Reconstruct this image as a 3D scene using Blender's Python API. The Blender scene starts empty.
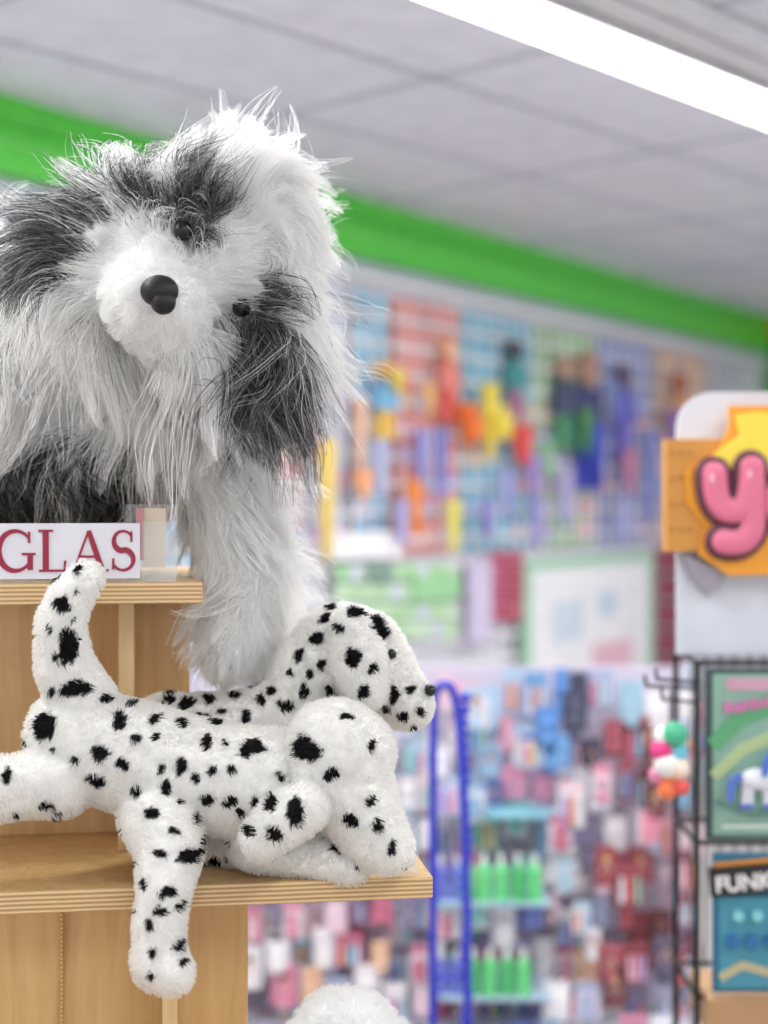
import bpy, bmesh, math, random
import numpy as np
from mathutils import Vector, Matrix
from mathutils.bvhtree import BVHTree
from mathutils.kdtree import KDTree
random.seed(7); np.random.seed(7)
scene=bpy.context.scene
F=1500.0; CZ=1.55; HY=500.0
def P(px,py,D): return Vector(((px-384)/F*D, D, CZ+(HY-py)/F*D))
def lin(c):
    return tuple(((v/255)/12.92 if v/255<=0.04045 else ((v/255+0.055)/1.055)**2.4) for v in c)
# ------------------------------------------------------------ materials
MC={}
def mat(c,rough=0.5,kind='plain',alpha=1.0,metal=0.0,name=None,emit=0):
    key=(tuple(c),rough,kind,alpha,metal,emit)
    if key in MC: return MC[key]
    m=bpy.data.materials.new(name or 'mat_%s_%d_%d_%d'%((kind,)+tuple(int(x) for x in c))); m.use_nodes=True
    nt=m.node_tree; b=nt.nodes['Principled BSDF']
    L=lin(c)
    b.inputs['Roughness'].default_value=rough; b.inputs['Metallic'].default_value=metal
    tc=nt.nodes.new('ShaderNodeTexCoord')
    nz=nt.nodes.new('ShaderNodeTexNoise'); nz.inputs['Scale'].default_value=9
    ramp=nt.nodes.new('ShaderNodeValToRGB')
    nt.links.new(tc.outputs['Object'],nz.inputs['Vector'])
    nt.links.new(nz.outputs['Fac'],ramp.inputs['Fac'])
    k=0.93
    ramp.color_ramp.elements[0].position=.3; ramp.color_ramp.elements[1].position=.7
    ramp.color_ramp.elements[0].color=(L[0]*k,L[1]*k,L[2]*k,1)
    ramp.color_ramp.elements[1].color=(min(1,L[0]*1.04),min(1,L[1]*1.04),min(1,L[2]*1.04),1)
    nt.links.new(ramp.outputs['Color'],b.inputs['Base Color'])
    if kind=='clear':
        b.inputs['Alpha'].default_value=alpha
        b.inputs['Roughness'].default_value=.08
    if emit:
        b.inputs['Emission Color'].default_value=(*L,1); b.inputs['Emission Strength'].default_value=emit
    MC[key]=m; return m
def wood(name,c1,c2,edge=False):
    m=bpy.data.materials.new(name); m.use_nodes=True; nt=m.node_tree; b=nt.nodes['Principled BSDF']
    b.inputs['Roughness'].default_value=.42
    tc=nt.nodes.new('ShaderNodeTexCoord'); mp=nt.nodes.new('ShaderNodeMapping')
    nt.links.new(tc.outputs['Object'],mp.inputs['Vector'])
    ramp=nt.nodes.new('ShaderNodeValToRGB')
    ramp.color_ramp.elements[0].color=(*lin(c1),1); ramp.color_ramp.elements[1].color=(*lin(c2),1)
    if edge:
        mp.inputs['Scale'].default_value=(0.3,0.3,1)
        w=nt.nodes.new('ShaderNodeTexWave'); w.bands_direction='Z'; w.inputs['Scale'].default_value=55; w.inputs['Distortion'].default_value=.6
        nt.links.new(mp.outputs['Vector'],w.inputs['Vector']); nt.links.new(w.outputs['Fac'],ramp.inputs['Fac'])
    else:
        mp.inputs['Scale'].default_value=(14,14,1.4)
        w=nt.nodes.new('ShaderNodeTexNoise'); w.inputs['Scale'].default_value=3; w.inputs['Detail'].default_value=6; w.inputs['Distortion'].default_value=.8
        nt.links.new(mp.outputs['Vector'],w.inputs['Vector']); nt.links.new(w.outputs['Fac'],ramp.inputs['Fac'])
        ramp.color_ramp.elements[0].position=.3; ramp.color_ramp.elements[1].position=.72
    nt.links.new(ramp.outputs['Color'],b.inputs['Base Color'])
    return m
def fur_mat(name,trans=0.5,rough=.85):
    m=bpy.data.materials.new(name); m.use_nodes=True; nt=m.node_tree; nt.nodes.clear()
    out=nt.nodes.new('ShaderNodeOutputMaterial'); at=nt.nodes.new('ShaderNodeAttribute'); at.attribute_name='Col'
    b=nt.nodes.new('ShaderNodeBsdfPrincipled'); b.inputs['Roughness'].default_value=rough; b.inputs['Specular IOR Level'].default_value=.25
    t=nt.nodes.new('ShaderNodeBsdfTranslucent'); mx=nt.nodes.new('ShaderNodeMixShader'); mx.inputs[0].default_value=trans
    nt.links.new(at.outputs['Color'],b.inputs['Base Color']); nt.links.new(at.outputs['Color'],t.inputs['Color'])
    nt.links.new(b.outputs[0],mx.inputs[1]); nt.links.new(t.outputs[0],mx.inputs[2]); nt.links.new(mx.outputs[0],out.inputs['Surface'])
    return m
FUR=fur_mat('plush_fur'); SKIN=fur_mat('plush_backing',0.0,.95)
# ------------------------------------------------------------ mesh builder
class MB:
    def __init__(s): s.v=[];s.f=[];s.m=[];s.mats=[]
    def mi(s,m):
        if m not in s.mats: s.mats.append(m)
        return s.mats.index(m)
    def add(s,V,Fc,m):
        o=len(s.v); s.v+= [tuple(v) for v in V]; i=s.mi(m)
        for f in Fc: s.f.append([o+k for k in f]); s.m.append(i)
    def box(s,c,d,m,rz=0,ry=0):
        R=Matrix.Rotation(rz,3,'Z')@Matrix.Rotation(ry,3,'Y'); c=Vector(c)
        V=[c+R@Vector((sx*d[0]/2,sy*d[1]/2,sz*d[2]/2)) for sx in(-1,1) for sy in(-1,1) for sz in(-1,1)]
        s.add(V,[(0,1,3,2),(4,6,7,5),(0,4,5,1),(2,3,7,6),(0,2,6,4),(1,5,7,3)],m)
    def bx(s,x0,x1,y0,y1,z0,z1,m): s.box(((x0+x1)/2,(y0+y1)/2,(z0+z1)/2),(abs(x1-x0),abs(y1-y0),abs(z1-z0)),m)
    def prism(s,poly,y0,y1,m):
        n=len(poly); V=[(x,y0,z) for x,z in poly]+[(x,y1,z) for x,z in poly]
        s.add(V,[tuple(range(n)),tuple(range(2*n-1,n-1,-1))]+[(i,i+n,(i+1)%n+n,(i+1)%n) for i in range(n)],m)
    def disc(s,x,z,r,y0,y1,m,n=20,rz=None):
        rz=rz or r; s.prism([(x+r*math.cos(2*math.pi*i/n),z+rz*math.sin(2*math.pi*i/n)) for i in range(n)],y0,y1,m)
    def cyl(s,p0,p1,r0,r1,m,n=12):
        p0=Vector(p0);p1=Vector(p1);d=(p1-p0).normalized(); a=d.orthogonal().normalized(); b=d.cross(a)
        V=[p0+(a*math.cos(t)+b*math.sin(t))*r0 for t in [2*math.pi*i/n for i in range(n)]]
        V+=[p1+(a*math.cos(t)+b*math.sin(t))*r1 for t in [2*math.pi*i/n for i in range(n)]]
        s.add(V,[tuple(range(n-1,-1,-1)),tuple(range(n,2*n))]+[(i,(i+1)%n,(i+1)%n+n,i+n) for i in range(n)],m)
    def sph(s,c,r,m,n=12,k=8):
        if not hasattr(r,'__len__'): r=(r,r,r)
        V=[(c[0],c[1],c[2]+r[2])]
        for j in range(1,k):
            ph=math.pi*j/k
            for i in range(n):
                t=2*math.pi*i/n; V.append((c[0]+r[0]*math.sin(ph)*math.cos(t),c[1]+r[1]*math.sin(ph)*math.sin(t),c[2]+r[2]*math.cos(ph)))
        V.append((c[0],c[1],c[2]-r[2])); Fc=[]
        for i in range(n): Fc.append((0,1+i,1+(i+1)%n))
        for j in range(k-2):
            for i in range(n): a=1+j*n+i;b=1+j*n+(i+1)%n; Fc.append((a,a+n,b+n,b))
        l=len(V)-1
        for i in range(n): Fc.append((l,1+(k-2)*n+(i+1)%n,1+(k-2)*n+i))
        s.add(V,Fc,m)
    def ribbon(s,pts,y0,y1,m):
        n=len(pts); L=[];R=[]
        for i in range(n):
            a=Vector(pts[max(0,i-1)][:2]); b=Vector(pts[min(n-1,i+1)][:2]); d=(b-a).normalized(); p=Vector((-d.y,d.x))*pts[i][2]/2
            c=Vector(pts[i][:2]); L.append(c+p); R.append(c-p)
        V=[(q.x,y0,q.y) for q in L]+[(q.x,y0,q.y) for q in R]+[(q.x,y1,q.y) for q in L]+[(q.x,y1,q.y) for q in R]
        Fc=[(0,n,3*n,2*n),(n-1,3*n-1,4*n-1,2*n-1)]
        for i in range(n-1):
            Fc+= [(i,i+1,n+i+1,n+i),(2*n+i,3*n+i,3*n+i+1,2*n+i+1),(i,2*n+i,2*n+i+1,i+1),(n+i,n+i+1,3*n+i+1,3*n+i)]
        s.add(V,Fc,m)
    def build(s,name,M=None,parent=None,bevel=0,smooth=False):
        me=bpy.data.meshes.new(name); me.from_pydata(s.v,[],s.f)
        for m in s.mats: me.materials.append(m)
        me.polygons.foreach_set('material_index',s.m)
        if smooth: me.polygons.foreach_set('use_smooth',[True]*len(s.f))
        me.update(); o=bpy.data.objects.new(name,me); scene.collection.objects.link(o)
        if M is not None: o.matrix_world=M
        if parent: o.parent=parent
        if bevel:
            b=o.modifiers.new('b','BEVEL'); b.width=bevel; b.segments=2; b.limit_method='ANGLE'
        return o
def empty(name,loc=(0,0,0)):
    e=bpy.data.objects.new(name,None); e.empty_display_size=.05; scene.collection.objects.link(e); return e
def arc(cx,cz,r,a0,a1,n=12,rz=None):
    rz=rz or r
    return [(cx+r*math.cos(math.radians(a0+(a1-a0)*i/n)),cz+rz*math.sin(math.radians(a0+(a1-a0)*i/n))) for i in range(n+1)]

# ------------------------------------------------------------ room
wd=Vector((1016,1500,0)).normalized(); wn_in=Vector((-wd.y,wd.x,0))
A=Vector((-384/F*4.56,4.56,0))
MW=Matrix(((wd.x,wn_in.x,0,A.x),(wd.y,wn_in.y,0,A.y),(0,0,1,0),(0,0,0,1)))
def wD(px): return 6380.0/(1400-px)
def ws(px): return (wD(px)-4.56)/wd.y
def wz(px,py): return CZ+(HY-py)*wD(px)/F
CE=2.75
wallm=mat((232,232,242),.6,name='painted_wall'); green=mat((96,220,76),.35,name='green_fascia'); white=mat((244,244,248),.4)
b=MB(); b.bx(-4,6.9,0,.15,0,CE,wallm); b.build('wall_left',MW)
b=MB(); b.bx(6.75,6.9,-6,0,0,CE,wallm); b.build('wall_end',MW)
b=MB(); b.bx(-4,6.45,-.10,0,2.525,CE,green); b.bx(-4,6.45,-.112,0,2.60,2.612,mat((130,232,112),.3)); b.bx(-4,6.45,-.114,0,2.66,2.668,mat((76,204,56),.3)); b.build('trim_1',MW)
b=MB(); b.bx(-4,6.6,-.06,0,2.44,2.475,white); b.bx(-4,6.6,-.03,0,2.475,2.525,mat((205,209,228),.4)); b.build('trim_2',MW,bevel=.004)
b=MB(); b.bx(6.60,6.75,-1.2,0,2.62,CE,mat((235,190,60),.5)); b.bx(6.6,6.75,-.6,-.02,1.9,2.62,mat((60,190,60),.5)); b.build('trim_3',MW)
b=MB(); b.bx(-8,10,-4,14,-.06,0,mat((184,180,178),.35,name='vinyl_floor')); b.build('floor')
ceilm=mat((232,232,242),.8,name='ceiling_tile'); bar=mat((200,200,214),.6)
b=MB(); b.bx(-8,10,-4,14,CE,CE+.08,ceilm); b.build('ceiling')
u=Vector((1.171,1.265,0)).normalized(); v=Vector((u.y,-u.x,0))
O=Vector((.074,3.6,0))
MG=Matrix(((v.x,u.x,0,O.x),(v.y,u.y,0,O.y),(0,0,1,0),(0,0,0,1)))
b=MB()
def on_side(x,y):
    w=MW.inverted()@(MG@Vector((x,y,0))); return w.y<-.02 and w.x<6.6
for k in range(-10,12):
    x=-.396+.6*k
    ys=[t*.1 for t in range(-60,110) if on_side(x,t*.1)]
    if ys: b.bx(x-.012,x+.012,min(ys),max(ys),CE-.006,CE,bar)
u0=(Vector((.212,4.19,0))-O).dot(u)
for k in range(-6,8):
    y=u0+1.2*k
    xs=[t*.1 for t in range(-60,70) if on_side(t*.1,y)]
    if xs: b.bx(min(xs),max(xs),y-.012,y+.012,CE-.006,CE,bar)
b.build('ceiling_grid',MG)
em=mat((255,255,255),.5,emit=6.0,name='light_diffuser')
def light(name,x,y0,y1,watt):
    e=empty(name)
    b=MB(); b.bx(x-.02,x+.36,y0,y1,CE-.05,CE-.006,mat((232,232,236),.4)); b.bx(x+.19,x+.21,y0,y1,CE-.07,CE-.05,mat((190,190,195),.4)); b.bx(x+.30,x+.31,y0,y1,CE-.055,CE-.05,mat((170,170,178),.4)); o=b.build('housing',MG,bevel=.004); o.parent=e
    b=MB(); b.bx(x,x+.15,y0+.02,y1-.02,CE-.075,CE-.05,em); o=b.build('diffuser',MG,bevel=.01); o.parent=e
    ld=bpy.data.lights.new(name+'_lamp','AREA'); ld.shape='RECTANGLE'; ld.size=.15; ld.size_y=(y1-y0); ld.energy=watt; ld.color=(1,.99,.97)
    lo=bpy.data.objects.new('lamp',ld); scene.collection.objects.link(lo); lo.matrix_world=MG@Matrix.Translation((x+.075,(y0+y1)/2,CE-.085)); lo.parent=e
light('fluorescent_ceiling_light',.15,-3.2,4.2,115)
light('added_dog_key_light',-2.25,-5.0,-.6,170)  # added lamp out of view, meant as soft key light on the dogs
light('fluorescent_ceiling_light.002',2.55,-3.2,5.0,70)

# ------------------------------------------------------------ wall display
def rc(pal): return random.choice(pal)
def soft(c,k=.16): return tuple(int(q*(1-k)+232*k) for q in c)
PASTEL=[(240,176,196),(226,136,166),(164,204,236),(192,172,224),(242,242,248),(156,208,184),(246,218,160),(226,104,116),(114,156,220),(204,222,238),(240,160,130),(134,204,230),(250,196,214)]
grid=MB(); gm=mat((248,248,252),.4)
s0,s1=.3,6.3
x=s0
while x<s1: grid.bx(x-.008,x+.008,-.055,-.047,.1,2.42,gm); x+=.115
z=.12
while z<2.42: grid.bx(s0,s1,-.063,-.055,z-.008,z+.008,gm); z+=.115
grid.build('wire_grid_panel',MW)
ban=MB()
cols=[(300,344,(210,218,238)),(345,384,(136,200,232)),(386,454,(240,132,120)),(456,527,(104,196,226)),(529,590,(156,214,140)),(592,648,(122,144,218)),(650,702,(240,170,116)),(704,740,(200,205,225)),(100,200,(150,200,230)),(202,298,(235,170,180))]
for x0,x1,c in cols:
    c=soft(c,.12)
    a,bb=ws(x0)+.02,ws(x1)-.02
    ban.bx(a,bb,-.03,-.022,1.32,2.40,mat(c,.5))
    w=bb-a
    nx=3
    for k in range(9):
        for j in range(nx):
            if random.random()<.35: continue
            zz=2.37-k*.115; q=w/nx
            pal=[(205,160,215),(246,230,244),(226,110,142),(120,165,228),(246,200,130),(150,130,212),(244,160,186),tuple(min(255,int(t*1.12)) for t in c),tuple(int(t*.88) for t in c)]
            c2=rc(pal) if k>2 else rc(pal[-2:])
            ban.bx(a+j*q+.01,a+(j+1)*q-.01,-.036,-.03,zz-.095,zz-.015,mat(soft(c2,.15),.5))
ban.build('party_banner_display',MW)
def figure(m,s,z,h,body,legs,head,y=-.095):
    m.disc(s,z+h*.86,h*.13,y-.02,y+.02,mat(head,.6),16)
    m.prism([(s-h*.16,z+h*.72),(s+h*.16,z+h*.72),(s+h*.24,z+h*.40),(s+h*.12,z+h*.36),(s-h*.12,z+h*.36),(s-h*.24,z+h*.40)],y-.02,y+.02,mat(body,.6))
    m.prism([(s-h*.12,z+h*.36),(s-.01,z+h*.36),(s-h*.04,z),(s-h*.18,z)],y-.02,y+.02,mat(legs,.6))
    m.prism([(s+.01,z+h*.36),(s+h*.12,z+h*.36),(s+h*.18,z),(s+h*.04,z)],y-.02,y+.02,mat(legs,.6))
fg=MB()
for px,py0,py1,bd,lg,hd in [(548,355,450,(80,90,120),(90,160,120),(200,160,140)),(572,350,490,(80,80,130),(70,80,190),(190,150,130)),(498,340,420,(80,155,155),(185,130,160),(90,90,100)),(608,365,460,(110,110,205),(130,120,210),(110,90,120)),(430,340,420,(236,140,130),(240,114,106),(250,190,150)),(366,360,440,(130,190,230),(250,205,100),(250,200,130)),(665,372,460,(242,184,136),(238,156,112),(200,126,96))]:
    zt,zb=wz(px,py0),wz(px,py1); figure(fg,ws(px),zb,zt-zb,bd,lg,hd)
fg.build('costume_cutout_display',MW)
hg=MB()
def star(m,s,z,r,c,y=-.19):
    m.prism([(s+(r if i%2==0 else r*.5)*math.sin(math.pi*i/5),z+(r if i%2==0 else r*.5)*math.cos(math.pi*i/5)) for i in range(10)],y-.015,y+.015,mat(c,.5))
def drip(m,px,py0,py1,wpx,c,y=-.15):
    s=ws(px);w=wpx*wD(px)/F/wd.x*.5
    zt,zb=wz(px,py0),wz(px,py1)
    m.prism([(s-w,zt),(s+w,zt),(s+w*.7,(zt+zb)/2),(s+w*.15,zb),(s-w*.3,zb+.02),(s-w*.8,(zt+zb)/2)],y-.015,y+.015,mat(soft(c,.1),.5))
for a in [(385,480,535,12,(248,140,50)),(393,430,490,10,(150,150,220)),(425,500,552,10,(245,232,90)),(440,405,450,18,(250,124,44)),(462,385,460,14,(246,226,70)),(495,425,468,22,(230,64,60)),(507,455,500,12,(170,140,214)),(572,425,485,14,(50,66,196)),(605,450,495,16,(200,126,160)),(560,410,455,9,(80,160,80)),(368,370,395,11,(246,212,80)),(650,410,450,11,(146,110,194)),(412,430,500,10,(124,134,212)),(350,440,500,10,(180,190,232)),(540,470,530,12,(190,180,228)),(330,400,470,10,(240,190,160)),(333,470,500,16,(250,170,116)),(628,430,520,10,(124,134,212)),(480,470,520,12,(160,166,226)),(296,440,560,12,(246,212,96)),(655,480,520,9,(100,70,150)),(400,385,420,9,(250,190,120)),(520,440,480,9,(150,200,160)),(588,380,420,8,(130,150,220)),(460,500,540,9,(150,140,215)),(372,500,545,10,(175,170,226)),(598,500,545,10,(170,170,226)),(510,500,548,10,(160,150,220))]: drip(hg,*a)
star(hg,ws(438),wz(438,428),.085,(250,130,60)); star(hg,ws(468),wz(468,425),.09,(248,226,90))
hg.build('hanging_foil_decorations',MW)
mid=MB()
def wrect(m,x0,x1,y0,y1,c,off=-.09,th=.02,rough=.5):
    xm=(x0+x1)/2; m.bx(ws(x0),ws(x1),off-th,off,wz(xm,y1),wz(xm,y0),mat(c,rough))
wrect(mid,312,380,532,558,(250,250,252)); 
for i in range(9):
    for j in range(4):
        wrect(mid,320+i*13.6,332+i*13.6,564+j*19,580+j*19,rc([(190,228,182),(206,234,200),(170,220,164),(215,225,235)]),-.075,.01)
wrect(mid,395,440,575,600,(160,216,160),-.09); wrect(mid,350,372,565,580,(130,160,150),-.09)
wrect(mid,450,472,560,640,(215,205,234))
for i in range(3):
    for j in range(5):
        wrect(mid,474+i*11,483+i*11,552+j*14,563+j*14,(200,86,114),-.08,.02); wrect(mid,640+i*11,648+i*11,548+j*27,571+j*27,(160,76,98),-.08,.02)
wrect(mid,676,720,560,676,(216,216,230))
mid.build('boxed_party_goods',MW)
ps=MB()
wrect(ps,508,640,556,745,(170,214,186),-.07,.02); wrect(ps,516,632,566,738,(248,248,252),-.09,.01)
wrect(ps,535,565,600,640,(215,228,242),-.10,.004); wrect(ps,575,615,640,690,(240,196,212),-.10,.004); wrect(ps,580,600,590,615,(206,224,238),-.10,.004)
ps.build('framed_poster',MW)
lo=MB()
for row in range(2):
    zb=.06+row*.17
    s=.4
    while s<6.2:
        w=random.uniform(.07,.15); h=random.uniform(.11,.15)
        if not (ws(500)<s+w and s<ws(650) and zb+h>wz(570,750)):
            c=rc(PASTEL); lo.bx(s,s+w,-.10,-.07,zb,zb+h,mat(rc([(244,244,248),(226,226,238),c]),.5))
            lo.disc(s+w/2,zb+h*.45,w*.36,-.14,-.10,mat(c,.4),12,h*.33)
        s+=w+.02
lo.build('pegged_toy_packages',MW)

# ------------------------------------------------------------ pegboard gondola with hanging goods
G0=4.05
def gx(px,D=G0): return (px-384)/F*D
def gz(py,D=G0): return CZ+(HY-py)/F*D
gond=MB(); shm=mat((206,212,226),.4)
xl,xr=gx(150),gx(712)
gond.bx(xl,xr,G0+.32,G0+.34,0,gz(680),mat((214,206,224),.6))
gond.bx(xl,xr,G0,G0+.34,0,.08,shm)
for px in (150,712): gond.bx(gx(px)-.015,gx(px)+.015,G0+.30,G0+.345,0,gz(676),shm)
for py in (905,1000): gond.bx(gx(440),gx(552),G0+.02,G0+.30,gz(py)-.01,gz(py),mat((176,204,224),.3))
gond.bx(gx(462),gx(560),G0+.10,G0+.30,gz(822)-.012,gz(822),mat((140,206,222),.3))
gond.build('pegboard_gondola')
def bottle(m,x,y,z,r,h,c,cap=(245,245,245)):
    m.cyl((x,y,z),(x,y,z+h*.68),r,r,mat(c,.3),12); m.cyl((x,y,z+h*.68),(x,y,z+h*.8),r,r*.4,mat(c,.3),12); m.cyl((x,y,z+h*.8),(x,y,z+h),r*.42,r*.38,mat(cap,.4),10)
def doll(m,x,y,z,h,c,hair):
    m.cyl((x,y,z),(x,y,z+h*.5),h*.2,h*.1,mat(c,.5),12); m.cyl((x,y,z+h*.45),(x,y,z+h*.75),h*.08,h*.1,mat(c,.5),10)
    m.sph((x,y,z+h*.86),h*.12,mat((240,200,180),.5)); m.sph((x,y+h*.03,z+h*.88),h*.14,mat(hair,.6))
    for sx_ in(-1,1): m.cyl((x+sx_*h*.1,y,z+h*.7),(x+sx_*h*.2,y-h*.05,z+h*.45),h*.035,h*.03,mat((240,200,180),.5),8)
gd=MB()
pegm=mat((180,180,190),.3,metal=1.0)
def pack(m,x,y,z,w,h,c,card,t):
    c=soft(c); card=soft(card,.12)
    m.bx(x-w/2,x+w/2,y,y+.004,z-h,z,mat(card,.45))
    m.bx(x-w/2,x+w/2,y-.002,y,z-h*.2,z,mat(c,.45))
    m.cyl((x,y+.004,z-.008),(x,G0+.32,z-.008),.002,.002,pegm,6)
    if t==0: m.disc(x,z-h*.6,w*.38,y-.022,y-.001,mat(c,.35),14,h*.30)
    elif t==1: doll(m,x,y-.012,z-h*.95,h*.7,c,rc([(90,60,40),(200,160,80),(120,50,60)]))
    elif t==2:
        m.sph((x,y-.014,z-h*.72),(w*.36,.013,w*.36),mat(c,.4),10,6); m.sph((x,y-.014,z-h*.38),(w*.28,.013,w*.28),mat(c,.4),10,6)
    else:
        for j in range(3): m.cyl((x+(j-1)*w*.28,y-.008,z-h*.9),(x+(j-1)*w*.28,y-.008,z-h*.3),w*.11,w*.08,mat(rc(PASTEL),.4),8)
def regional(px,py):
    if 604<px<664 and (735<py<812 or 880<py<1010): return [(130,40,50),(150,54,66),(104,46,54),(176,76,92)],.9
    if 664<px<712 and py>800: return [(120,64,84),(180,96,120),(90,80,110),(230,206,216)],.5
    if 595<px<660 and 812<=py<=880: return [(232,136,166),(244,240,246),(236,164,186)],.3
    if 535<px<565 and 690<py<790: return [(60,112,200),(80,140,216),(100,160,220)],.6
    if 568<px<592 and 700<py<790: return [(54,58,86),(74,74,104)],.6
    if 465<px<535 and 640<py<760: return [(240,170,194),(242,234,244),(170,204,232),(230,140,170)],.2
    if px<465 and py<860: return [(200,210,228),(180,192,222),(232,234,244),(160,190,214),(224,196,210)],.3
    if 440<px<550: return [(180,160,212),(134,178,214),(130,202,194),(220,144,178),(236,236,244),(90,110,190)],.4
    return [(224,134,166),(240,204,218),(168,178,216),(244,240,246),(196,92,124),(160,202,224),(236,190,156),(130,120,156),(248,246,248)],.3
for layer,(yy,dens) in enumerate([(G0+.22,1.0),(G0+.10,.62)]):
    py=680+layer*18
    while py<1120:
        px=160+layer*14+random.uniform(0,12)
        rowh=random.uniform(40,56)
        while px<704:
            wpx=random.uniform(13,28)
            if random.random()<dens:
                skip = (838<py+20<915 or 938<py+20<1010) and 442<px<552 and layer==1
                if not skip:
                    pal,dk=regional(px,py+25); c=rc(pal); card=c if random.random()<dk else rc([(240,238,246),(228,224,238),tuple(min(255,int(q*1.1)+8) for q in c)])
                    D=yy; pack(gd,gx(px,D),D,gz(py+random.uniform(-12,12),D),wpx*D/F,rowh*random.uniform(.7,1.0)*D/F,c,card,random.randrange(4))
            px+=wpx+random.uniform(1,5)
        py+=rowh*.92
for py,xa_,xb_ in ((905,468,548),(1000,474,530)):
    x=gx(xa_)
    while x<gx(xb_): bottle(gd,x,G0+.05,gz(py),.020,.125,rc([(90,204,124),(106,218,136),(80,190,116)]),(235,242,238)); x+=.046
    x=gx(442)
    while x<gx(466): bottle(gd,x,G0+.06,gz(py),.018,.12,(110,120,210),(230,230,240)); x+=.042
gd.build('toy_merchandise')
# blue display stand
def tube(name,pts,r,m,parent=None,caps=False,order=3):
    cu=bpy.data.curves.new(name,'CURVE'); cu.dimensions='3D'; sp=cu.splines.new('NURBS' ); sp.points.add(len(pts)-1)
    for i,p in enumerate(pts): sp.points[i].co=(*p,1)
    sp.order_u=order; sp.use_endpoint_u=True; sp.resolution_u=8; cu.bevel_depth=r; cu.bevel_resolution=6; cu.use_fill_caps=caps; cu.materials.append(m)
    o=bpy.data.objects.new(name,cu); scene.collection.objects.link(o)
    if parent: o.parent=parent
    return o
D3=3.3; bluem=mat((54,64,200),.4)
e=empty('blue_tinsel_display_stand')
zt=gz(688,D3)
X0,X1=gx(433,D3),gx(466,D3)
tube('arch',[(X0,D3,.01),(X0,D3,.6),(X0,D3,zt-.08),(X0+.005,D3,zt),(X0+.03,D3,zt+.01),(X1-.03,D3,zt),(X1-.015,D3,zt-.06),(X1,D3,.8),(X1+.005,D3,.4),(X1+.01,D3,.01)],.0095,bluem,e)
b=MB()
for k in range(40):
    z=.1+k*.026; b.sph((X1+.003*math.sin(k)-.004*(z>.9),D3,z),.013,bluem,8,6)
    b.sph((X0,D3,z),.011,bluem,8,6)
for z in(.15,.5): b.cyl((X0,D3,z),(X1,D3,z),.005,.005,bluem,8)
b.box(((X0+X1)/2,D3,.012),(.22,.3,.02),bluem)
b.build('tinsel_beads_and_base',parent=e)

# ------------------------------------------------------------ right rack with header sign
DR=2.75
def rx(px): return (px-384)/F*DR
def rz(py): return CZ+(HY-py)/F*DR
blk=mat((28,28,32),.4); 
rk=empty('wire_card_rack')
b=MB()
XL,XR=rx(699),rx(699)+.42
for x in (XL,XR): 
    b.cyl((x,DR+.02,0),(x,DR+.02,rz(664)),.006,.006,blk,8); b.cyl((x,DR+.22,0),(x,DR+.22,rz(664)),.006,.006,blk,8)
for py in (664,845,1000,1180,1320):
    z=rz(py); z=max(z,.04)
    b.cyl((XL,DR+.02,z),(XR,DR+.02,z),.005,.005,blk,8); b.cyl((XL,DR+.22,z),(XR,DR+.22,z),.005,.005,blk,8)
    b.cyl((XL,DR+.02,z),(XL,DR+.22,z),.005,.005,blk,8); b.cyl((XR,DR+.02,z),(XR,DR+.22,z),.005,.005,blk,8)
for k in range(14):
    x=XL+.03+k*.029; b.cyl((x,DR+.22,.04),(x,DR+.22,rz(664)),.002,.002,blk,6)
for dz,l in ((0,.10),(-.025,.07),(.012,.08)):
    b.cyl((XL,DR+.02,rz(690)+dz),(XL-l,DR-.02,rz(690)+dz+.01),.003,.003,blk,6); b.cyl((XL-l,DR-.02,rz(690)+dz+.01),(XL-l-.004,DR-.025,rz(690)+dz+.03),.003,.003,blk,6)
b.build('frame',parent=rk)
b=MB(); y=DR
b.bx(rx(706),rx(706)+.20,y-.012,y,rz(838),rz(668),mat((62,84,84),.4))
b.bx(rx(711),rx(711)+.186,y-.016,y-.012,rz(833),rz(673),mat((140,180,164),.4))
b.ribbon([(rx(711),rz(745),.03),(rx(735),rz(718),.035),(rx(765),rz(704),.04),(rx(806),rz(694),.04)],y-.018,y-.016,mat((96,170,122),.4))
b.ribbon([(rx(711),rz(775),.02),(rx(740),rz(748),.022),(rx(768),rz(736),.022),(rx(806),rz(728),.022)],y-.018,y-.016,mat((182,204,150),.4))
b.ribbon([(rx(713),rz(800),.012),(rx(750),rz(812),.016),(rx(806),rz(806),.016)],y-.018,y-.016,mat((110,150,140),.4))
b.bx(rx(724),rx(724)+.15,y-.018,y-.016,rz(689),rz(677),mat((206,160,182),.4))
b.bx(rx(720),rx(720)+.16,y-.018,y-.016,rz(826),rz(823),mat((225,235,228),.4))
b.build('unicorn_toy_card',parent=rk)
b=MB()
c=Vector((rx(752),y-.04,rz(775))); wm=mat((236,240,250),.35); bm_=mat((90,120,210),.4)
b.sph(c,(.032,.018,.020),wm); b.cyl(c+Vector((.02,0,.008)),c+Vector((.034,0,.04)),.012,.008,wm); b.sph(c+Vector((.041,0,.043)),(.015,.009,.009),wm)
b.cyl(c+Vector((.042,0,.05)),c+Vector((.047,0,.068)),.003,.0005,bm_)
for dx in(-.022,-.012,.014,.024): b.cyl(c+Vector((dx,0,-.008)),c+Vector((dx*1.15,0,-.05)),.006,.005,wm); b.cyl(c+Vector((dx*1.15,0,-.044)),c+Vector((dx*1.15,0,-.052)),.007,.007,bm_)
b.ribbon([(c.x+.024,c.z+.055,.012),(c.x+.012,c.z+.03,.014),(c.x+.008,c.z+.008,.008)],y-.064,y-.05,bm_); b.ribbon([(c.x-.03,c.z+.008,.01),(c.x-.048,c.z-.006,.014),(c.x-.05,c.z-.04,.008)],y-.05,y-.036,bm_)
b.build('unicorn_figurine',parent=rk,smooth=False)
b=MB()
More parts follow.
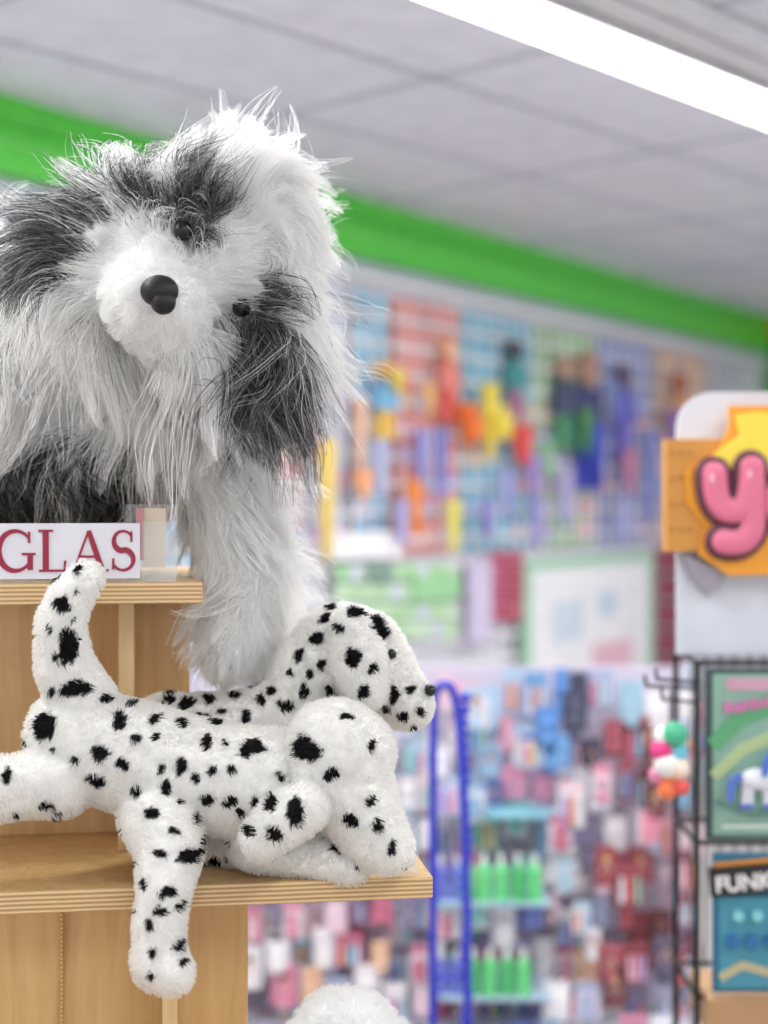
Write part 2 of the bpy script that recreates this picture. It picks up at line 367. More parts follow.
b.bx(rx(712),rx(712)+.20,y-.012,y,rz(990),rz(852),mat((50,114,146),.4)); b.bx(rx(717),rx(717)+.186,y-.016,y-.012,rz(985),rz(895),mat((78,156,178),.4))
b.box((rx(708)+.105,y-.024,rz(874)),(.215,.01,.052),mat((34,32,34),.4),ry=math.radians(-5))
for k in range(4):
    b.disc(rx(735)+k*.035,rz(912),.010,y-.03,y-.016,mat((140,212,220),.3),16); b.disc(rx(730)+k*.035,rz(938),.013,y-.03,y-.016,mat((50,115,170),.3),16)
b.ribbon([(rx(718),rz(975),.014),(rx(740),rz(962),.016),(rx(768),rz(970),.016),(rx(806),rz(960),.014)],y-.019,y-.016,mat((200,190,150),.4))
b.box((rx(712)+.1,y-.016,rz(858)),(.2,.006,.006),mat((240,160,60),.4),ry=math.radians(-5))
b.bx(rx(706),XR,y-.03,y+.15,rz(1030),rz(995),mat((190,150,110),.7))
for k in range(3): b.bx(rx(712),rx(712)+.2,y-.01,y,rz(1180+k*120),rz(1070+k*120),mat(rc(PASTEL),.5))
b.build('puzzle_toy_card',parent=rk)
def text(s,size,loc,m,rot=0,parent=None,name='lettering',bold=.0):
    cu=bpy.data.curves.new(name,'FONT'); cu.body=s; cu.size=size; cu.extrude=.0012; cu.offset=bold; cu.materials.append(m)
    o=bpy.data.objects.new(name,cu); scene.collection.objects.link(o); o.rotation_euler=(math.pi/2,-rot,0); o.location=loc
    if parent: o.parent=parent
    return o
text('FUNKY MATH',.040,(rx(712),y-.031,rz(888)),mat((245,245,245),.4),math.radians(5),rk,'card_title',.0012)
text('Rainbow',.030,(rx(722),y-.022,rz(712)),mat((226,130,190),.4),math.radians(10),rk,'card_title_pink',.001)
b=MB()
for dx,dz,r,c in [(-6,735,10,(240,245,245)),(4,732,12,(80,190,150)),(-8,748,11,(235,70,140)),(6,750,11,(110,200,222)),(-4,762,12,(245,245,245)),(8,766,10,(248,225,210)),(0,776,11,(250,150,100)),(-12,774,8,(235,150,185)),(10,784,8,(240,96,90)),(-3,788,9,(250,130,80))]:
    b.sph((rx(668+dx),DR-.02+random.uniform(-.01,.01),rz(dz)),r*DR/F*1.1,mat(c,.35),14,10)
b.cyl((rx(668),DR-.02,rz(728)),(rx(668),DR-.02,rz(690)),.002,.002,blk,6)
b.build('squishy_keyring',parent=rk,smooth=True)
# header board
hb=empty('header_sign')
b=MB(); x0=rx(688); x1=x0+.44; zt=rz(388); r=.07
poly=[(x0,rz(660)),(x1,rz(660))]+arc(x1-r,zt-r,r,0,90)+arc(x0+r,zt-r,r,90,180)
b.prism(poly,DR+.10,DR+.115,mat((222,228,240),.4)); b.build('backing_board',parent=hb)
b=MB(); ys=DR+.02
x0=rx(672)
orange=mat((244,164,44),.4); yel=mat((250,226,80),.4); dark=mat((100,50,70),.4); pink=mat((228,120,150),.35); hi=mat((250,200,214),.35)
b.prism([(x0,rz(553)),(x0+.38,rz(548)),(x0+.38,rz(436)),(x0,rz(438))],ys+.04,ys+.08,mat((212,150,68),.5))
for i in range(3):
    for j in range(4): b.disc(x0+.012+i*.016,rz(452+j*26),.0026,ys+.036,ys+.041,mat((140,88,36),.5),8)
b.prism([(rx(690),rz(470)),(rx(726),rz(448)),(rx(736),rz(424)),(rx(735),rz(404)),(rx(800),rz(404)),(rx(835),rz(430)),(rx(835),rz(575)),(rx(735),rz(577)),(rx(705),rz(556)),(rx(712),rz(530)),(rx(694),rz(505))],ys+.030,ys+.039,orange)
b.prism([(rx(714),rz(458)),(rx(745),rz(434)),(rx(740),rz(414)),(rx(760),rz(410)),(rx(790),rz(412)),(rx(824),rz(440)),(rx(824),rz(490)),(rx(730),rz(478))],ys+.022,ys+.029,yel)
b.prism([(rx(690),rz(556)),(rx(735),rz(574)),(rx(728),rz(590)),(rx(716),rz(598)),(rx(700),rz(580))],ys+.045,ys+.08,mat((160,156,170),.6))  # purple-grey wedge: shadow beneath the sign, put in as a coloured solid
b.build('plaque',parent=hb,bevel=.002)
strokes=[[(718,474),(718,492),(726,510),(742,512),(754,500),(756,468)],[(756,480),(758,510),(756,533),(742,545),(728,542)],
         [(802,478),(782,486),(780,512),(800,524),(820,512),(820,488),(802,478)]]
def flat_tube(nm,S,rpx,yc,sq,m):
    pts=[(rx(a),0,rz(b_)) for a,b_ in S]
    o=tube(nm,pts,rpx*DR/F,m,hb,True); o.scale=(1,sq,1); o.location=(0,yc,0)
    b=MB()
    for p in (pts[0],pts[-1]): b.sph((p[0],0,p[2]),rpx*DR/F,m,20,12)
    q=b.build(nm+'_end',parent=hb,smooth=True); q.scale=(1,sq,1); q.location=(0,yc,0)
for i,S in enumerate(strokes):
    flat_tube('letter_outline_%d'%(i+1),S,19,ys+.020,.25,dark)
    flat_tube('letter_fill_%d'%(i+1),S,12.5,ys+.006,.4,pink)
b=MB(); b.sph((rx(714),ys-.003,rz(478)),(.004,.002,.010),hi,10,6); b.sph((rx(752),ys-.003,rz(474)),(.004,.002,.008),hi,10,6); b.build('letter_highlight',parent=hb,smooth=True)

# ------------------------------------------------------------ wooden tiered display
TH=math.radians(8.5)
SO=Vector(((200-384)/F*1.9,1.9,0))
MS=Matrix.Translation(SO)@Matrix.Rotation(TH,4,'Z')
def sx(px,ly):
    a=(px-384)/F; c,s=math.cos(TH),math.sin(TH)
    return (a*(SO.y+c*ly)-SO.x+s*ly)/(c-a*s)
ply=wood('birch_plywood',(206,168,112),(228,194,142)); plyE=wood('plywood_edge',(176,136,86),(234,204,156),True); plyL=wood('birch_light',(218,184,130),(238,210,164))
UZ=1.439; LZ=1.062
dsp=empty('wooden_tiered_display')
def board(name,x0,x1,y0,y1,z0,z1,me=None):
    b=MB(); b.bx(x0,x1,y0,y1,z0,z1,ply); 
    o=b.build(name,MS,bevel=.002); o.data.materials.append(me or plyE)
    for p in o.data.polygons:
        if (z1-z0<.05 and abs(p.normal.z)<.5): p.material_index=1
        if (x1-x0<.05 and p.normal.y<-.5): p.material_index=1
    o.parent=dsp; return o
xm=-.75
board('upper_shelf',xm,sx(203,.12),.12,.62,UZ-.028,UZ)
board('lower_shelf',xm,sx(433,0),0,.62,LZ-.028,LZ)
board('base_shelf',xm,.40,-.22,.10,.72,.748)
board('upper_back_panel',xm,sx(190,.32),.32,.34,LZ,UZ-.028)
board('upper_divider',sx(118,.2),sx(118,.2)+.022,.2,.32,LZ,UZ-.028,plyL)
board('lower_back_panel',xm,sx(248,.10),.10,.12,.748,LZ-.028)
board('lower_divider',sx(162,.04),sx(162,.04)+.02,.03,.10,.748,LZ-.028,plyL)
board('left_divider',sx(60,.085),sx(60,.085)+.004,.085,.10,.748,LZ-.028,plyE)
board('lower_end_panel',.36,.38,-.2,.1,0,.72)
board('base_panel',xm,.36,.08,.10,0,.72)
sg=empty('shelf_name_sign')
SY=.128
b=MB(); xa,xb=sx(-110,SY),sx(140,SY)
b.bx(xa,xb,SY-.002,SY,UZ+.006,UZ+.080,mat((232,232,238),.4))
b.build('card',MS,parent=sg)
b=MB(); cl=mat((240,244,248),.1,'clear',.14); b.bx(xb+.002,sx(176,SY),SY-.002,SY,UZ+.001,UZ+.082,cl); b.bx(xa-.01,sx(176,SY),SY-.001,SY+.03,UZ+.0005,UZ+.003,cl)
b.bx(sx(125,SY),sx(178,SY),SY+.03,SY+.032,UZ+.001,UZ+.105,cl)
b.bx(sx(142,SY),sx(166,SY),SY+.012,SY+.014,UZ+.02,UZ+.10,mat((222,208,186),.6)); b.bx(sx(136,SY),sx(144,SY),SY+.008,SY+.010,UZ+.03,UZ+.10,mat((200,140,140),.6)); b.build('acrylic_holder',MS,parent=sg)
b=MB(); red=mat((158,34,66),.5)
H=.053; T=.0080; t=.0030
def serif(x,z,w): b.ribbon([(x-w/2,z,t),(x+w/2,z,t)],y0-.0004,y1,red)
y0,y1=SY-.0035,SY-.002
xR=sx(136,SY); zb=UZ+.017
def curveS(pts,wf):
    n=len(pts); b.ribbon([(p[0],p[1],wf(i/(n-1))) for i,p in enumerate(pts)],y0,y1,red)
def letter(ch,x,w):
    bell=lambda q:t+(T-t)*math.sin(math.pi*q)**1.2
    if ch=='S':
        p=arc(x+w/2,zb+H*.74,w*.36,30,255,14,H*.25)+arc(x+w/2,zb+H*.26,w*.40,75,-150,14,H*.26)
        curveS(p,lambda q:t+(T-t)*math.exp(-((q-.5)/.25)**2)); b.ribbon([(x+w*.82,zb+H*.98,t),(x+w*.82,zb+H*.72,t)],y0-.0003,y1,red); b.ribbon([(x+w*.12,zb+H*.02,t),(x+w*.12,zb+H*.3,t)],y0-.0003,y1,red)
    elif ch=='A':
        b.ribbon([(x+w*.12,zb,t),(x+w*.5,zb+H,t)],y0,y1,red); b.ribbon([(x+w*.86,zb,T),(x+w*.5,zb+H,T*.8)],y0-.0002,y1,red); b.ribbon([(x+w*.25,zb+H*.35,t),(x+w*.72,zb+H*.35,t)],y0-.0003,y1,red); serif(x+w*.12,zb,w*.3); serif(x+w*.86,zb,w*.34)
    elif ch=='L':
        b.ribbon([(x+w*.28,zb,T),(x+w*.28,zb+H,T)],y0,y1,red); serif(x+w*.28,zb+H,w*.5); b.ribbon([(x+w*.05,zb,t),(x+w*.92,zb,t)],y0-.0002,y1,red); b.ribbon([(x+w*.92,zb,t),(x+w*.95,zb+H*.25,t)],y0-.0003,y1,red)
    elif ch in 'GO':
        if ch=='G':
            curveS(arc(x+w*.5,zb+H*.5,w*.44,40,330,24,H*.5),bell); b.ribbon([(x+w*.88,zb+H*.02,T*.9),(x+w*.88,zb+H*.42,T*.9)],y0-.0002,y1,red); serif(x+w*.84,zb+H*.42,w*.36); b.ribbon([(x+w*.85,zb+H*.98,t),(x+w*.85,zb+H*.7,t)],y0-.0003,y1,red)
        else: curveS(arc(x+w*.5,zb+H*.5,w*.44,90,270,16,H*.5),bell); curveS(arc(x+w*.5,zb+H*.5,w*.44,-90,90,16,H*.5),bell)
    elif ch=='U':
        b.ribbon([(x+w*.2,zb+H,T),(x+w*.2,zb+H*.3,T)],y0,y1,red); b.ribbon([(x+w*.82,zb+H,t),(x+w*.82,zb+H*.3,t)],y0,y1,red); curveS(arc(x+w*.51,zb+H*.32,w*.31,180,360,12,H*.32),lambda q:T+(t-T)*q); serif(x+w*.2,zb+H,w*.36); serif(x+w*.82,zb+H,w*.3)
    elif ch=='D':
        b.ribbon([(x+w*.2,zb,T),(x+w*.2,zb+H,T)],y0,y1,red); curveS(arc(x+w*.25,zb+H*.5,w*.65,-90,90,16,H*.5),bell); serif(x+w*.2,zb,w*.3); serif(x+w*.2,zb+H,w*.3)
ws_={'D':.050,'O':.052,'U':.048,'G':.050,'L':.038,'A':.050,'S':.034}
x=xR
for ch in reversed('DOUGLAS'):
    x-=ws_[ch]; letter(ch,x,ws_[ch]); x-=.0035
b.build('lettering',MS,parent=sg)
b=MB(); X=sx(398,.03); b.bx(X-.02,X+.025,.012,.014,LZ+.001,LZ+.06,cl); b.bx(X-.02,X+.025,.014,.04,LZ+.0005,LZ+.003,cl); b.bx(X-.015,X+.02,.0145,.016,LZ+.01,LZ+.05,mat((235,235,238),.5)); b.build('price_tag_holder',MS)

# ------------------------------------------------------------ plush tools
def plush_mesh(name,chains,ells,voxel,smooth,parent):
    bm=bmesh.new()
    def sp(c,r,R=None):
        M=Matrix.Translation(c)@(R or Matrix.Identity(4))@Matrix.Diagonal((r[0],r[1],r[2],1))
        bmesh.ops.create_icosphere(bm,subdivisions=2,radius=1,matrix=M)
    for ch in chains:
        pts=[(P(a,b_,d),r*d/F) for a,b_,d,r in ch]
        for i in range(len(pts)-1):
            (p,r),(q,s)=pts[i],pts[i+1]; n=max(2,int((q-p).length/(.3*min(r,s)))+1)
            for k in range(n+1):
                f=k/n; rr=r+(s-r)*f; sp(p.lerp(q,f),(rr,rr,rr))
    for (a,b_,d,r1,r2,r3,rot) in ells:
        k=d/F; sp(P(a,b_,d),(r1*k,r2*k,r3*k),Matrix.Rotation(math.radians(rot),4,'Y'))
    me=bpy.data.meshes.new('t'); bm.to_mesh(me); bm.free()
    o=bpy.data.objects.new('t',me); scene.collection.objects.link(o)
    m=o.modifiers.new('r','REMESH'); m.mode='VOXEL'; m.voxel_size=voxel
    m=o.modifiers.new('s','SMOOTH'); m.iterations=smooth; m.factor=.6
    dg=bpy.context.evaluated_depsgraph_get(); me2=bpy.data.meshes.new_from_object(o.evaluated_get(dg)); bpy.data.objects.remove(o)
    me2.name=name; me2.polygons.foreach_set('use_smooth',[True]*len(me2.polygons))
    me2.materials.clear(); me2.materials.append(SKIN)
    o=bpy.data.objects.new(name,me2); scene.collection.objects.link(o); o.parent=parent
    return o
def mesh_np(me):
    me.calc_loop_triangles(); V=np.empty(len(me.vertices)*3); me.vertices.foreach_get('co',V); V=V.reshape(-1,3)
    Nn=np.empty(len(me.vertices)*3); me.vertex_normals.foreach_get('vector',Nn); Nn=Nn.reshape(-1,3)
    T=np.empty(len(me.loop_triangles)*3,dtype=np.int32); me.loop_triangles.foreach_get('vertices',T); return V,Nn,T.reshape(-1,3)
def nrm(a): return a/np.maximum(np.linalg.norm(a,axis=-1,keepdims=True),1e-9)
def wob(Pn,f,ph=0):
    x,y,z=Pn[...,0]*f,Pn[...,1]*f,Pn[...,2]*f
    return np.stack([np.sin(y*1.3+ph+2*np.sin(z*.7))+.5*np.sin(z*2.9+1),np.sin(z*1.1+ph*1.7+2*np.sin(x*.8))+.5*np.sin(x*3.1+2),np.sin(x*1.2+ph*.6+2*np.sin(y*.9))+.5*np.sin(y*2.7+3)],-1)
def make_fur(name,obj,n,seg,len_fn,col_fn,dir_fn,rad,clump,grav,curl,parent,keep_fn=None,nclump=0,spread=.10,lenvar=(.7,1.15)):
    V,Nn,T=mesh_np(obj.data)
    a,b_,c=V[T[:,0]],V[T[:,1]],V[T[:,2]]
    ar=np.linalg.norm(np.cross(b_-a,c-a),axis=1)
    idx=np.random.choice(len(T),n,p=ar/ar.sum())
    r1=np.sqrt(np.random.rand(n,1)); r2=np.random.rand(n,1)
    w=(1-r1,r1*(1-r2),r1*r2)
    R=a[idx]*w[0]+b_[idx]*w[1]+c[idx]*w[2]; NN=nrm(Nn[T[idx,0]]*w[0]+Nn[T[idx,1]]*w[1]+Nn[T[idx,2]]*w[2])
    if keep_fn is not None:
        k=keep_fn(R); R=R[k];NN=NN[k]; n=len(R)
    L=len_fn(R)*np.random.uniform(lenvar[0],lenvar[1],n); d=nrm(dir_fn(R,NN)+wob(R,60)*.08+np.random.normal(0,spread,(n,3)))
    pts=np.empty((n,seg+1,3)); pts[:,0]=R; p=R.copy(); cd=np.random.normal(0,1,(n,3))
    G=grav(R) if callable(grav) else grav
    for k in range(seg):
        p=p+d*(L/seg)[:,None]; pts[:,k+1]=p
        g=np.zeros_like(d); g[:,2]=-G
        d=nrm(d+g/seg+curl*wob(p,25,k*.3)/seg+curl*.7*cd/seg*math.cos(k*1.0)+np.random.normal(0,curl*.3,(n,3))/seg)
    if nclump:
        gi=np.random.choice(n,nclump,replace=False); kd=KDTree(nclump)
        for j,i in enumerate(gi): kd.insert(R[i],j)
        kd.balance(); near=np.array([kd.find(r)[1] for r in R]); Gp=pts[gi[near]]
        off=(R-Gp[:,0])[:,None,:]; tt=np.linspace(0,1,seg+1)[None,:,None]
        tgt=Gp+off*(1-.85*tt); wgt=np.clip(clump*(tt**.7)*np.random.uniform(.55,1.05,(n,1,1)),0,1); pts=pts*(1-wgt)+tgt*wgt
    col=col_fn(R,NN,n)
    cu=bpy.data.hair_curves.new(name); cu.add_curves([seg+1]*n)
    cu.attributes['position'].data.foreach_set('vector',pts.reshape(-1).astype(np.float32))
    ra=cu.attributes.get('radius') or cu.attributes.new('radius','FLOAT','POINT')
    tt=np.linspace(0,1,seg+1); rr=np.tile(rad*(1-.75*tt**1.5),n); ra.data.foreach_set('value',rr.astype(np.float32))
    ca=cu.attributes.new('Col','FLOAT_COLOR','POINT'); cc=np.concatenate([col,np.ones((n,1))],1); cc=np.repeat(cc,seg+1,axis=0)
    ca.data.foreach_set('color',cc.reshape(-1).astype(np.float32))
    cu.materials.append(FUR)
    o=bpy.data.objects.new(name,cu); scene.collection.objects.link(o); o.parent=parent; return o
def paint(obj,col_fn):
    V,Nn,T=mesh_np(obj.data); col=col_fn(V,Nn,len(V)); at=obj.data.color_attributes.new('Col','FLOAT_COLOR','POINT')
    at.data.foreach_set('color',np.concatenate([col,np.ones((len(V),1))],1).reshape(-1).astype(np.float32))
def hit(obj_bvh,px,py):
    o=Vector((0,0,CZ)); d=(P(px,py,1)-o).normalized(); h=obj_bvh.ray_cast(o,d); return h[0],h[1]
def bvh(obj): 
    V=[v.co[:] for v in obj.data.vertices]; return BVHTree.FromPolygons(V,[list(p.vertices) for p in obj.data.polygons])
def area(obj):
    return sum(p.area for p in obj.data.polygons)
glossy=mat((16,16,18),.3,name='glossy_black_plastic')

# ------------------------------------------------------------ dalmatians
def dalmatian(name,chains,ells,spots,nrand,nose,eyes,seed,parts=(),voxel=.0045):
    e=empty(name); o=plush_mesh('body',chains,ells,voxel,4,e)
    obs=[o]
    for pn,pch,pel in parts: obs.append(plush_mesh(pn,pch,pel,.0035,3,e))
    bvs=[bvh(q) for q in obs]
    def fh(px,py):
        best=None
        for bv in bvs:
            h,nn=hit(bv,px,py)
            if h is not None and (best is None or h.y<best[0].y): best=(h,nn)
        return best or (None,None)
    S=[]
    for s in spots:
        h,_=fh(s[0],s[1])
        if h is None: continue
        k=h.y/F*.96; S.append((h.x,h.y,h.z,s[2]*k,s[3]*k))
    V,Nn,T=mesh_np(o.data); rs=np.random.RandomState(seed)
    pts=[np.array(q[:3]) for q in S]; vis0=np.array([0,0,CZ]); cnt=0; nb=0
    for i in rs.permutation(len(V)):
        toward=np.dot(Nn[i],(vis0-V[i])/np.linalg.norm(vis0-V[i]))
        if toward>.15:
            if cnt>22 or min(np.linalg.norm(V[i]-q) for q in pts)<.019: continue
            cnt+=1; r=rs.uniform(.003,.0055)
        else:
            if nb>nrand or min(np.linalg.norm(V[i]-q) for q in pts)<.024: continue
            nb+=1; r=rs.uniform(.005,.011)
        S.append((*V[i],r,r*rs.uniform(.7,1.5))); pts.append(V[i])
        if cnt>22 and nb>nrand: break
    S=np.array(S)
    def colf(R,NN,n):
        Rw=R+wob(R,110)*.0018+wob(R,260)*.0007
        m=np.full(len(R),9.0)
        for s in S:
            q=np.sqrt(((Rw[:,0]-s[0])/s[3])**2+((Rw[:,2]-s[2])/s[4])**2+((Rw[:,1]-s[1])/(max(s[3],s[4])*1.5))**2); m=np.minimum(m,q)
        blk_=(m+np.random.normal(0,.07,len(R)))<1
        c=np.where(blk_[:,None],np.array([[.012,.012,.014]]),np.array([[.955,.95,.93]]))
        return c*np.random.uniform(.93,1.03,(len(R),1))
    dr=lambda R,N: N*.9+np.array([.25,0,-.35])+wob(R,45)*.25
    tot=sum(area(q) for q in obs)
    for q in obs:
        paint(q,colf); nn_=int(95000*area(q)/tot)
        make_fur('short_fur_'+q.name,q,nn_,3,lambda R:np.full(len(R),.0078),colf,dr,.00046,.5,.3,.25,e,nclump=max(50,nn_//16))
    if nose:
        b=MB(); c=P(*nose[:3]); r=nose[3]*nose[2]/F; b.sph(c,(r*.8,r*1.1,r*.8),glossy,16,12); b.build('nose',parent=e,smooth=True)
    for i,(a,b_) in enumerate(eyes):
        h,nn=fh(a,b_)
        if h: b=MB(); b.sph(h+nn*.004,.0068,glossy,16,12); b.build('eye_%d'%(i+1),parent=e,smooth=True)
    return e
dalmatian('plush_dalmatian',[
  [(72,735,1.95,48),(110,750,1.95,56),(180,772,1.955,58),(250,783,1.96,55),(300,780,1.965,50)],
  [(84,705,1.95,34),(64,665,1.93,28),(60,625,1.92,24),(72,592,1.92,21),(86,577,1.92,17)],
  [(60,780,1.92,37),(20,786,1.90,31),(-40,796,1.88,33),(-80,800,1.87,36)],
  [(158,815,1.91,40),(170,850,1.875,33),(163,895,1.842,26),(158,935,1.835,25),(160,962,1.832,28),(172,972,1.82,22)],
  [(255,842,1.95,28),(310,855,1.945,22),(350,864,1.935,20)],
  ],[],
 [(63,603,9,10),(68,645,11,19),(40,612,5,8),(75,688,15,9),(44,727,15,15),(7,775,5,10),(46,805,9,5),(95,780,10,7),(100,752,9,8),(120,722,7,12),(137,738,6,5),(153,718,5,8),(122,765,7,6),(155,738,4,5),(180,722,8,8),(205,742,6,8),(180,765,6,9),(165,786,6,7),(150,812,8,5),(195,780,5,6),(207,800,7,7),(190,855,16,7),(160,853,8,5),(230,802,8,6),(175,832,6,5),(250,748,14,8),(305,749,18,12),(332,774,8,7),(346,718,9,4),(272,802,7,10),(296,812,9,15),(320,833,12,9),(250,833,8,6),(274,832,8,8),(350,820,9,8),(376,826,6,8),(335,848,6,4),(240,812,5,5),(214,722,8,5),(230,770,5,5),(390,850,5,8),(370,800,6,6),(140,690,8,5),(105,700,7,5),(135,790,7,5),(165,890,9,6),(160,910,7,5),(180,905,6,5),(184,928,6,5),(148,925,5,6),(178,945,8,6),(154,952,5,5),(143,885,4,6),(183,962,4,5),(90,812,6,4),(75,760,5,4),(280,775,6,5),(130,705,6,5),(165,700,6,4),(160,770,4,5),(210,770,5,5),(195,820,5,6),(255,800,5,6),(285,850,5,4),(270,725,5,4),(372,745,5,6),(150,975,4,4),(50,630,3,5),(52,690,5,6)],
 60,(404,866,1.92,6),[],3,
 parts=[('head',[[(330,770,1.93,46),(345,752,1.93,48)],[(350,790,1.93,44),(372,832,1.925,34),(388,848,1.92,25)]],[(340,750,1.93,56,50,50,25)]),
        ('ear',[[(305,800,1.872,20),(280,820,1.868,27),(262,838,1.868,22)]],[(290,815,1.868,42,13,27,-20)])])
dalmatian('plush_dalmatian.001',[
  [(170,745,2.09,52),(230,750,2.09,56),(280,735,2.09,52),(305,700,2.08,44),(322,665,2.07,44)],
  [(175,800,2.06,38),(190,840,2.04,26),(235,846,1.99,19),(262,848,1.97,18)],
  [(290,780,2.09,40),(300,830,2.07,28),(340,842,2.05,22)],
  [(362,652,2.06,42),(388,684,2.04,33),(404,698,2.035,27),(408,704,2.03,25)]],
 [(342,652,2.065,50,46,50,0),(402,716,2.04,20,18,10,-20)],
 [(352,657,9,10),(316,640,9,7),(376,628,12,16),(356,612,10,5),(395,694,5,10),(410,690,5,5),(402,715,8,4),(420,712,4,6),(340,628,6,5),(362,690,7,8),(326,618,6,5),(300,655,5,8),(386,708,5,6),(372,668,6,5),(185,704,9,7),(208,700,7,9),(235,696,7,8),(262,700,6,7),(285,704,9,6),(245,716,5,9),(200,718,8,6),(272,690,6,5),(303,690,6,8),(328,690,5,6),(322,665,5,6),(220,712,5,4),(168,700,7,6),(195,690,6,4),(240,870,8,5),(215,860,9,5),(255,858,6,4),(292,670,5,4),(310,675,4,5)],
 55,(430,690,2.015,8),[(390,655)],5,
 parts=[('ear',[[(350,628,2.005,20),(360,662,1.995,26),(366,690,1.99,20)]],[(358,660,1.995,27,11,44,-10)])])

# ------------------------------------------------------------ sheepdog
sd=empty('plush_sheepdog')
sh=plush_mesh('body',[
  [(60,380,2.24,95),(90,430,2.26,95),(60,450,2.27,90)],
  [(130,425,2.18,44),(80,462,2.15,40),(0,475,2.14,42),(-50,485,2.13,44)],
  [(160,400,2.2,60),(212,440,2.16,46),(236,500,2.15,42),(244,580,2.14,40),(240,625,2.13,38),(234,640,2.12,34)],
  [(145,205,2.03,34),(95,232,2.01,34),(62,285,2.0,30)],
  [(268,290,2.03,36),(276,345,2.0,32),(262,390,2.0,26)],
  [(-20,330,2.2,85),(20,390,2.2,90)],
 ],[(195,258,2.05,92,95,84,0),(235,225,2.06,70,75,68,0),(158,300,1.94,54,50,48,20),(170,338,1.96,40,35,24,0),(110,290,2.02,50,50,45,0)],.008,6,sd)
bv=bvh(sh)
WH=[(155,300),(135,330),(175,345),(150,140),(200,150),(250,200),(300,220),(320,260),(230,250),(215,270),(120,250),(100,300),(60,340),(30,390),(110,400),(160,420),(-20,330),(0,400),(190,390),(90,370),(240,560),(250,500),(230,640),(260,600),(220,470),(330,320),(140,240),(205,330),(110,150),(250,160),(20,340),(200,120),(180,150),(120,168),(75,180),(10,230),(-10,280),(75,300),(105,240),(250,275),(280,270),(215,300),(130,215),(85,420),(225,380),(300,300),(310,340),(170,172),(20,200),(226,190),(200,420),(150,450),(60,320),(95,270),(20,310),(210,640),(190,480)]
GR=[(150,200),(195,198),(195,185),(108,212),(70,225),(45,255),(32,275),(70,252),(258,305),(272,320),(280,360),(262,350),(252,380),(288,390),(265,420),(240,425),(212,212),(90,232)]
DK=[(10,470),(60,465),(110,465),(150,475),(90,500),(20,500),(-60,490),(150,500),(-50,510)]
an=np.array(WH+GR+DK,float); cls=np.array([0]*len(WH)+[1]*len(GR)+[2]*len(DK))
def topx(R): return np.stack([384+F*R[:,0]/R[:,1],HY-F*(R[:,2]-CZ)/R[:,1]],-1)
def classify(R):
    q=topx(R)+wob(R,40)[:,:2]*8+np.random.normal(0,5,(len(R),2))
    dd=((q[:,None,:]-an[None])**2).sum(-1); return cls[dd.argmin(1)]
def sdcol(R,NN,n):
    c=classify(R); u_=np.random.rand(len(R),1)
    base=np.array([.975,.975,.965])*np.random.uniform(.93,1.02,(len(R),1))
    g=np.where(u_<.22,.50,np.where(u_<.6,.20,.09))*np.array([[1,1.01,1.05]])
    dk=np.where(u_<.25,.32,.06)*np.array([[1,1.02,1.06]])
    return np.where((c==0)[:,None],base,np.where((c==1)[:,None],g,dk))
def sdcol_mesh(R,NN,n):
    c=classify(R); return np.where((c==0)[:,None],np.array([[.93,.93,.92]]),np.where((c==1)[:,None],np.array([[.2,.2,.21]]),np.array([[.05,.05,.055]])))
paint(sh,sdcol_mesh)
mz=np.array(P(158,305,1.93)); 
def region(R):
    q=topx(R); dm=np.hypot((q[:,0]-157)/60,(q[:,1]-298)/60); front=R[:,1]<2.0
    muz=(dm<1)&front
    head=((q[:,1]<420)&(R[:,1]<2.17)&(np.hypot(q[:,0]-190,q[:,1]-275)<200))&~muz
    leg=(q[:,0]>185)&(q[:,1]>430)
    dark=classify(R)==2
    return q,muz,head,leg,dark
def sdlen(R):
    q,muz,head,leg,dark=region(R); L=np.full(len(R),.085)
    L[head]=.10; L[muz]=.020; L[leg]=.070; L[dark]=.045
    L[head&(q[:,1]<230)]=.070
    L[head&(q[:,0]>255)&(q[:,1]<300)]=.064
    L[head&(q[:,1]>300)&(q[:,0]<230)]=.14
    fr=head&(np.hypot(q[:,0]-165,q[:,1]-290)<95)&(q[:,1]<290); L[fr]=.045
    L[(q[:,1]>600)&leg]=.045
    return L
def sddir(R,N):
    q,muz,head,leg,dark=region(R)
    rad=R-mz; rad[:,1]*=.25; rad=nrm(rad)
    d=N*.55+np.array([0,0,-.55]); 
    d[head]=N[head]*.45+rad[head]*.7+np.array([-.12,0,-.05])
    low=head&(q[:,1]>310); d[low]=N[low]*.6+rad[low]*.2+np.array([0,-.1,-.6])
    d[muz]=N[muz]*1.0+rad[muz]*.35
    d[leg]=N[leg]*.6+np.array([.05,0,-.7])
    d[dark]=N[dark]*.7+np.array([.1,0,-.1])
    return d+wob(R,22)*.24
def sdgrav(R):
    q=topx(R); g=np.full(len(R),1.6); g[q[:,1]<200]=.6; g[(q[:,1]>=200)&(q[:,1]<260)]=1.2; return g
eyes=[]
for (a,b_) in [(241,303),(184,234)]:
    h,nn=hit(bv,a,b_); eyes.append((h,nn))
def keep(R):
    k_=np.ones(len(R),bool)
    for h,nn in eyes: k_&=np.linalg.norm(R-np.array(h),axis=1)>.009
    return k_
sdlen2=lambda R: sdlen(R)*1.4+.014
make_fur('long_fur',sh,44000,10,sdlen,sdcol,sddir,.00050,1.0,sdgrav,1.15,sd,keep,nclump=1400,spread=.14,lenvar=(.6,1.25))
make_fur('wispy_fur',sh,11000,12,sdlen2,sdcol,sddir,.00048,1.0,lambda R:sdgrav(R)*.85,1.6,sd,lambda R:keep(R)&~region(R)[1],nclump=1300,spread=.32,lenvar=(.5,1.2))
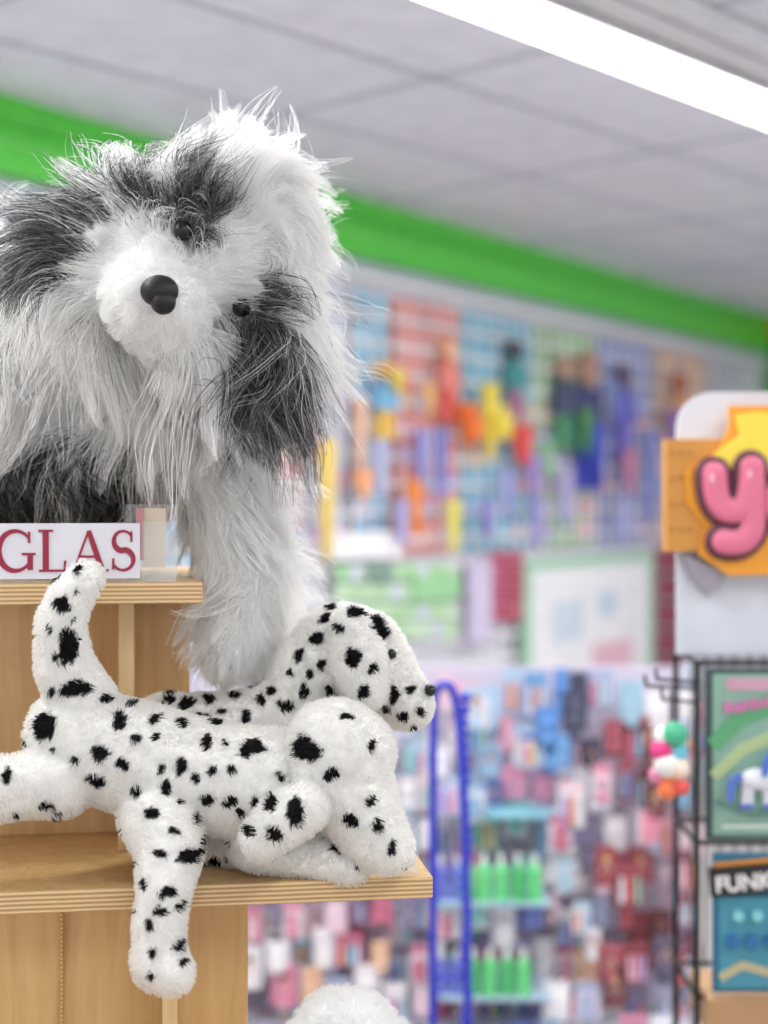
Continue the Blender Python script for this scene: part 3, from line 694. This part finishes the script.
make_fur('under_fur',sh,60000,4,lambda R:sdlen(R)*.40+.006,sdcol,sddir,.00050,.5,.6,.4,sd,keep,nclump=5000)
for i,(h,nn) in enumerate(eyes):
    b=MB(); b.sph(h+nn*.009,.013,glossy,18,12); b.build('eye_%d'%(i+1),parent=sd,smooth=True)
h,nn=hit(bv,161,294)
nosem=mat((18,18,20),.5,name='matte_black_nose')
b=MB(); c=h+Vector((0,-.013,.002)); b.sph(c,(.024,.019,.020),nosem,24,16); b.sph(c+Vector((.005,-.003,-.014)),(.016,.017,.016),nosem,20,12); b.build('nose',parent=sd,smooth=True)

# white plush on base shelf
wp=empty('plush_lamb')
DW=1.80
wo=plush_mesh('body',[[(345,1046,DW,56),(345,1090,DW,46),(345,1118,DW,46)],[(310,1132,DW-.03,24),(290,1140,DW-.1,22)],[(380,1132,DW-.03,24),(400,1140,DW-.1,22)],[(300,1040,DW,18),(280,1060,DW,14)],[(390,1040,DW,18),(410,1060,DW,14)]],[],.006,5,wp)
wc=lambda R,N,n: np.array([[.975,.98,.975]])*np.random.uniform(.94,1.02,(len(R),1))
paint(wo,wc); make_fur('curly_fur',wo,24000,5,lambda R:np.full(len(R),.012),wc,lambda R,N:N+wob(R,70)*.5,.0005,.5,.2,.9,wp,nclump=1500)

# ------------------------------------------------------------ world, camera
w=bpy.data.worlds.new('shop_daylight'); scene.world=w; w.use_nodes=True
bg=w.node_tree.nodes['Background']; bg.inputs[0].default_value=(.985,.985,1,1); bg.inputs[1].default_value=1.2
cam=bpy.data.cameras.new('camera'); co=bpy.data.objects.new('camera',cam); scene.collection.objects.link(co); scene.camera=co
co.location=(0,0,CZ); co.rotation_euler=(math.pi/2,0,0)
cam.sensor_fit='VERTICAL'; cam.sensor_height=36; cam.sensor_width=27; cam.lens=F/1024*36; cam.shift_y=-12/1024
cam.clip_start=.05
cam.dof.use_dof=True; cam.dof.focus_distance=1.92; cam.dof.aperture_fstop=1.7
scene.view_settings.view_transform='Standard'
